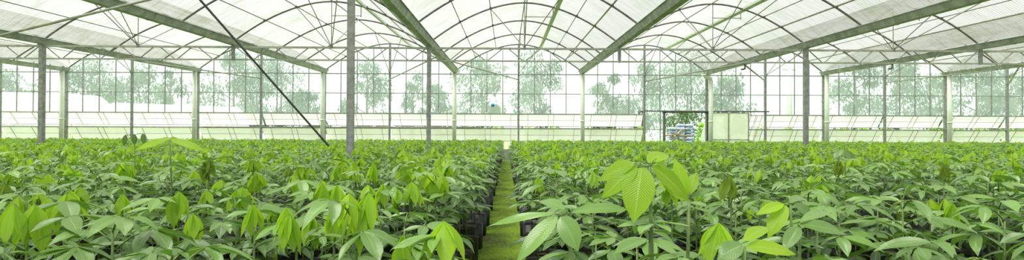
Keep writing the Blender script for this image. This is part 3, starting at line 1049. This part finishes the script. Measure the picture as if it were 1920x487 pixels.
def zone(x, y):
    side = 'left' if x < 0 else 'right'
    edge = abs(x) < .75
    if edge:
        return ('dark-bagged seedling in the %s bed along the mossy aisle' % side, 'seedlings along the %s edge of the aisle' % side)
    if y < 2.2:
        return ('leafy dark green seedling in the %s bed, in the nearest rows' % side, 'nearest rows of the %s bed' % side)
    if y < 4:
        return ('leafy green seedling in the %s bed, a few rows back' % side, 'second rows of the %s bed' % side)
    return ('leafy green seedling in the %s bed, in the middle distance' % side, 'middle rows of the %s bed' % side)


for (x, y) in cells[:n_single]:
    px = 950 + x / y * 1000
    pf = (.85 if 560 < px < 860 and 1.7 < y < 4 else .5 if 250 < px < 860 and 1.6 < y < 5 else .34) if px < 860 else .18
    r = R.random()
    near = y < 1.5
    parts = R.choice(olive) if r < .05 else R.choice(fresh) if r < pf else R.choice(mature)
    if near: parts = R.choice(mature)
    lab, grp = zone(x, y)
    if parts in fresh: lab = lab.replace('seedling in', 'seedling with fresh yellow-green tufts in'); grp += ', fresh tufts'
    if parts in olive: lab = lab.replace('seedling in', 'seedling with olive young leaves in'); grp += ', olive tufts'
    o = place(parts, 'potted_seedling', (x, y, 0), R.uniform(0, 6.28), lab, grp)
    s = R.uniform(.90, 1.06) * (1 + .035 * math.sin(x * 2.1 + y * 1.3) * math.sin(y * 2.7 + 1))
    if near: s = min(s, .97)
    wide = 1.15 if abs(x) < .7 and y > 2 else 1
    if parts in fresh and 560 < px < 860: s = max(s, 1.04)
    o.scale = (wide * R.uniform(.95, 1.1), wide * R.uniform(.95, 1.1), s)

# --- all the plants farther back: one object, copies scattered over its points
protos = []
hid = bpy.data.collections.new('seedling_kinds')
for k in range(9):
    rnd = random.Random(900 + k)
    fl = 0 if k < 4 else 2 + k % 2
    bag, soil, stem, fol, yng = seedling_parts(rnd, top=.97 + .02 * (k % 3), n_leaves=8 if k < 4 else 7, flushes=fl, L=.175, nl=4, nw=2, low=True)
    mb = MB()
    for mi, part in enumerate((bag, soil, stem, fol, yng)):
        o_ = len(mb.v)
        mb.v += part.v; mb.uv += part.uv; mb.t += part.t
        mb.f += [tuple(i + o_ for i in f) for f in part.f]
        mb.mi += [mi] * len(part.f)
    me = mb.mesh('far_seedling', [M['bag'], M['soil'], M['stem'], M['leaf'], M['young']], True)
    o = bpy.data.objects.new('far_seedling', me)
    hid.objects.link(o)
    protos.append(o)

far = cells[n_single:]
me = bpy.data.meshes.new('seedling_bed')
me.from_pydata([(x, y, 0) for x, y in far], [], [])
bed = link('seedling_bed', me)
tag(bed, 'dense carpet of green potted seedlings filling both beds back to the wall', 'plants', 'potted seedlings farther back', 'stuff')
ng = bpy.data.node_groups.new('scatter_seedlings', 'GeometryNodeTree')
ng.interface.new_socket('Geometry', in_out='INPUT', socket_type='NodeSocketGeometry')
ng.interface.new_socket('Geometry', in_out='OUTPUT', socket_type='NodeSocketGeometry')
gi_ = ng.nodes.new('NodeGroupInput'); go = ng.nodes.new('NodeGroupOutput')
ip = ng.nodes.new('GeometryNodeInstanceOnPoints')
ci = ng.nodes.new('GeometryNodeCollectionInfo')
ci.inputs['Collection'].default_value = hid
ci.inputs['Separate Children'].default_value = True
ci.inputs['Reset Children'].default_value = True
ip.inputs['Pick Instance'].default_value = True


def rv(dt, lo, hi, seed):
    n = ng.nodes.new('FunctionNodeRandomValue')
    n.data_type = dt
    for s_ in n.inputs:
        if s_.enabled and s_.name == 'Min': s_.default_value = lo
        if s_.enabled and s_.name == 'Max': s_.default_value = hi
        if s_.enabled and s_.name == 'Seed': s_.default_value = seed
    return [s_ for s_ in n.outputs if s_.enabled][0]


ng.links.new(gi_.outputs[0], ip.inputs['Points'])
ng.links.new(ci.outputs[0], ip.inputs['Instance'])
ng.links.new(rv('INT', 0, 8, 3), ip.inputs['Instance Index'])
ng.links.new(rv('FLOAT_VECTOR', (0, 0, 0), (0, 0, 6.28), 5), ip.inputs['Rotation'])
ng.links.new(rv('FLOAT_VECTOR', (.95, .95, .93), (1.15, 1.15, 1.06), 8), ip.inputs['Scale'])
ng.links.new(ip.outputs[0], go.inputs[0])
md = bed.modifiers.new('scatter', 'NODES'); md.node_group = ng


# ------------------------------------------------------------------ outside: trees, tunnels, sacks
def blob_tree(px, ptop, y, wpx, label, seed, dense=1.0, cat='tree', name='tall_tree', trunk=True):
    rnd = random.Random(seed)
    top = at_depth(px, ptop, y)
    hgt = top.z
    w = wpx / 1000 * y
    o = empty(name, (top.x, y, 0))
    tag(o, label, cat, 'trees beyond the back wall')
    tb = MB()
    tb.tube([Vector((0, 0, -.1)), Vector((rnd.uniform(-.3, .3), 0, hgt * .5)), Vector((rnd.uniform(-.4, .4), 0, hgt * .92))], .16, 8, .03)
    fb = MB()
    nb = int(13 * dense)
    for k in range(nb):
        f = (k + .5) / nb
        z = hgt * (.22 + .72 * f)
        rad = w / 2 * (1.0 - .65 * max(0, f - .35)) * rnd.uniform(.45, 1)
        a = rnd.uniform(0, 6.28)
        c = Vector((math.cos(a) * rad, math.sin(a) * rad * .8, z + rnd.uniform(-.3, .3)))
        tb.tube([Vector((0, 0, z - .9)), c * .6 + Vector((0, 0, (z - .5) * .4)), c], .05, 5, .015)
        cr = rnd.uniform(.6, 1.2) * w / 3.9
        for j in range(int(min(260, 150 * (w / 4.2) ** 1.3))):
            v = Vector((rnd.gauss(0, 1), rnd.gauss(0, 1), rnd.gauss(0, .7)))
            v = v.normalized() * cr * rnd.random() ** .4
            fb.tint = rnd.random()
            d = Vector((rnd.gauss(0, 1), rnd.gauss(0, 1), rnd.gauss(-.6, .8)))
            leaflet(fb, c + v, d, Vector((0, .3, 1)), rnd.uniform(.26, .5), rnd.uniform(.10, .2), .5, .1, 2, 2, 0, rnd)
    tb.build('trunk', M['bark'], o, smooth=True)
    fb.build('crown', M['tree'], o)
    return o


T = [(30, 138, 44, 90, 'hazy low tree beyond the glazing at the far left'), (175, 108, 43, 90, 'hazy tree behind the second downpipe from the left'),
     (262, 118, 44, 95, 'hazy rounded tree beyond the wall left of the third downpipe'), (320, 128, 47, 50, 'small hazy tree beside the third downpipe'),
     (440, 98, 42, 110, 'tall broad hazy tree seen behind the slanting cable'), (530, 110, 44, 90, 'hazy tree just left of the white downpipe by the nearest column'),
     (575, 170, 46, 60, 'low hazy bush left of the nearest column'), (690, 110, 42, 74, 'hazy tree directly right of the nearest column'),
     (775, 134, 45, 46, 'hazy tree left of the central truss column'), (825, 150, 46, 50, 'small hazy tree behind the central truss column'),
     (905, 100, 41, 85, 'tall hazy tree between the two central downpipes, left one'), (1015, 96, 41, 95, 'tall hazy tree between the two central downpipes, right one'),
     (1140, 140, 45, 60, 'small hazy tree left of the doorway'), (1205, 112, 44, 70, 'slim hazy tree above the left side of the doorway'),
     (1285, 95, 41, 130, 'broad tree standing behind the open doorway'), (1368, 130, 44, 70, 'hazy tree above the sliding door leaf'),
     (1600, 104, 42, 80, 'tall hazy tree right of the truss column on the right'), (1685, 100, 42, 90, 'broad hazy tree in the right part of the wall'),
     (1745, 135, 45, 60, 'small hazy tree left of the rightmost downpipe'), (1835, 110, 43, 100, 'hazy tree right of the rightmost downpipe'), (1905, 125, 44, 90, 'hazy tree at the far right edge')]
for k, (px, pt, y, w, lab) in enumerate(T):
    blob_tree(px, pt, 57.5 if px == 775 else (41.5, 47.5, 53.5)[k % 3] + (5 if px < 700 else 0), w * 1.15, lab, 40 + k)


def bush(px, ptop, y, wpx, zb, label, seed, m='bush', n=900, name='leafy_bush'):
    rnd = random.Random(seed)
    top = at_depth(px, ptop, y)
    w = wpx / 1000 * y
    o = empty(name, (top.x, y, 0))
    tag(o, label, 'bush', 'bushes outside the back wall')
    sb = MB()
    for k in range(5):
        sb.tube([(0, 0, -.05), (rnd.uniform(-.3, .3) * w, rnd.uniform(-.2, .2), top.z * .8)], .02, 5, .006)
    sb.build('stem', M['stem'], o)
    fb = MB()
    for j in range(n):
        a, r_ = rnd.uniform(0, 6.28), rnd.random() ** .5
        z = top.z * rnd.uniform(.1, 1)
        k_ = math.sqrt(max(.05, 1 - (z / top.z) ** 3))
        fb.tint = rnd.random()
        leaflet(fb, Vector((math.cos(a) * r_ * w / 2 * k_, math.sin(a) * r_ * .5 * k_, z)), rvec(rnd.uniform(0, 6.28), rnd.uniform(-.5, .8)), Vector((0, .2, 1)), rnd.uniform(.10, .2), .07, .6, .15, 3, 2, 0, rnd)
    fb.build('foliage', M[m], o)


bush(1285, 206, 37, 120, 0, 'dark green bushes behind the sacks seen through the doorway', 8, m='dark_bush', n=2600)
bush(1316, 230, 29.5, 24, 0, 'bright yellow-green bush at the right side of the doorway', 3)
for k, px in enumerate([1430, 1475, 1520, 1580, 1620, 1660, 1705, 1750, 1795, 1840, 1885, 1915]):
    bush(px, 232 + (k * 7) % 4, 31.5 + (k % 3) * .5, 44, 0, 'green bush seen through the vent gap, %s right of the doorway' % ORD[k], 60 + k, n=450)
for k, px in enumerate([20, 70, 130, 190, 650, 690, 880, 930, 990, 1040, 1200]):
    bush(px, 237, 33.0, 40, 0, 'low green bush behind the vent gap, %s from the left' % ORD[k], 90 + k, m='bush', n=300)

# neighbouring film tunnels at the left
for k, (px, y, w_, hgt, lab) in enumerate(((60, 39, 9.0, 4.35, 'white film tunnel greenhouse outside at the far left'), (330, 41, 9.0, 3.6, 'lower white film tunnel greenhouse outside, second from the left'))):
    c = at_depth(px, 250, y)
    o = empty('film_tunnel', (c.x, y, 0)); tag(o, lab, 'greenhouse', 'film tunnels outside')
    mb = MB(); vs = []
    nseg = 14
    # tunnel lies across the view: its length runs along x
    for xx in (-w_ / 2, w_ / 2):
        for j in range(nseg + 1):
            a = math.pi * j / nseg
            vs.append((xx, -2.6 * math.cos(a), hgt * math.sin(a) ** .8 * (1.0 if xx < 0 else .92)))
    mb.add(vs, [(j, j + 1, nseg + 1 + j + 1, nseg + 1 + j) for j in range(nseg)])
    mb.build('cover', M['tunnel'], o, smooth=True)
    mb = MB()
    for xx in np.linspace(-w_ / 2, w_ / 2, 6):
        mb.tube([(xx, -2.6 * math.cos(math.pi * j / nseg), hgt * math.sin(math.pi * j / nseg) ** .8 * .98 * (1 - .08 * (xx / w_ + .5))) for j in range(nseg + 1)], .02, 5)
    mb.build('hoops', M['rod'], o)

# irrigation pipes lying along the outside of the wall at the left
for k, (a_, b_) in enumerate(((380, 640), (640, 900))):
    p, q = at_depth(a_, 238.5, 30.0), at_depth(b_, 239.5, 30.0)
    mb = MB(); mb.tube([p, q], .06, 8)
    o = mb.build('irrigation_pipe', M['cable'], smooth=True)
    tag(o, 'dark horizontal pipe seen through the vent gap, %s' % ('left length' if k == 0 else 'right length beside the nearest column'), 'pipe')
    for f_ in (0, .5, 1):
        c = p.lerp(q, f_) - Vector((0, 0, 0)); mb = MB(); mb.box((c.x - .04, c.y - .04, -.05), (c.x + .04, c.y + .04, c.z - .03)); mb.build('support', M['steel'], o)

# concrete mast and pale post
for (px, pt, y, r, lab) in ((1480, 122, 46, .22, 'tall grey mast standing outside right of the doorway'), (942, 118, 44, .12, 'slim pale post outside between the central downpipes')):
    t = at_depth(px, pt, y)
    o = empty('utility_mast', (t.x, y, -.1)); tag(o, lab, 'mast')
    mb = MB(); mb.tube([(0, 0, 0), (0, 0, t.z)], r * 1.3, 8, r * .8); mb.build('pole', M['concrete'], o, smooth=True)
    mb = MB(); mb.bar((-.6, 0, t.z - .3), (.6, 0, t.z - .3), .08, .08); mb.build('crossarm', M['steel'], o)
t = at_depth(924, 197, 27.05)
mb = MB(); mb.tube([(t.x, D - .06, t.z), (t.x, D - .02, t.z)], .09, 12); tag(mb.build('blue_disc', M['blue'], smooth=True), 'small blue plastic disc fixed on the central glazing', 'disc')

# stack of sacks behind the doorway
rnd = random.Random(5)
SY = 33.0


def sack_mesh(w, d, h, seed):
    r_ = random.Random(seed)
    mb = MB(); nx, na = 8, 12
    vs = []
    for i in range(nx + 1):
        t = -1 + 2 * i / nx
        e_ = (1 - abs(t) ** 5) * .88 + .12
        for j in range(na):
            a = 2 * math.pi * j / na
            k_ = 1 + r_.uniform(-.05, .05)
            ca, sa = math.cos(a), math.sin(a)
            vs.append((t * w / 2, math.copysign(abs(ca) ** .7, ca) * d / 2 * (e_ * .2 + .8) * k_, h / 2 + math.copysign(abs(sa) ** .7, sa) * h / 2 * e_ * (k_ if sa > 0 else 1)))
    mb.add(vs, [(i * na + j, i * na + (j + 1) % na, (i + 1) * na + (j + 1) % na, (i + 1) * na + j) for i in range(nx) for j in range(na)]
           + [tuple(range(na))[::-1], tuple(nx * na + j for j in range(na))])
    return mb.mesh('sack', M['sack'], True)


sm = [sack_mesh(.52, .4, .2, k) for k in range(3)]
xl = at_depth(1252, 240, SY).x
LAY = ['bottom', 'second', 'third', 'fourth', 'fifth', 'sixth', 'seventh', 'eighth', 'ninth', 'top']
COLN = ['left end', 'second from left', 'third from left', 'right end']
for l in range(10):
    for c in range(4):
        if l == 9 and c in (0, 3): continue
        o = link('sack', sm[(l + c) % 3])
        o.location = (xl + .27 + c * .51 + (.04 if l % 2 else 0), SY + rnd.uniform(-.03, .03), l * .2 + .0)
        o.rotation_euler = (0, 0, rnd.uniform(-.04, .04))
        tag(o, 'blue-grey sack beyond the doorway, %s layer of the stack, %s' % (LAY[l], COLN[c]), 'sack', 'sacks stacked outside the doorway')

# loose rubbish in front of the sacks
for k, (px, py, L_, a) in enumerate(((1262, 252, .9, .3), (1285, 254, 1.1, -.2), (1275, 249, .7, .9))):
    c = at_depth(px, py, 31.4)
    mb = MB(); mb.bar((c.x - L_ / 2 * math.cos(a), 31.4 + k * .12, max(.1, c.z - .25 * a)), (c.x + L_ / 2 * math.cos(a), 31.5 + k * .12, c.z + .2 * a), .12, .08)
    mb.bar((c.x, 31.45 + k * .12, 0), (c.x, 31.45 + k * .12, c.z), .08, .08)
    tag(mb.build('scrap_board', M['wood']), 'weathered board propped in front of the sacks, %s' % ('left one', 'right one', 'middle steep one')[k], 'board')
c = at_depth(1318, 215, 28.2)
mb = MB(); mb.add([(c.x + .25, 28.2, .3), (c.x + .25, 28.2, c.z), (c.x - .35, 28.3, .3), (c.x + .25, 28.23, .3), (c.x + .25, 28.23, c.z), (c.x - .35, 28.33, .3)],
                  [(0, 1, 2), (5, 4, 3), (0, 2, 5, 3), (1, 4, 5, 2), (0, 3, 4, 1)])
mb.box((c.x + .22, 28.19, 0), (c.x + .28, 28.25, .3))
tag(mb.build('white_sheet', M['flap']), 'white triangular plastic sheet hanging at the right side of the doorway', 'sheet')
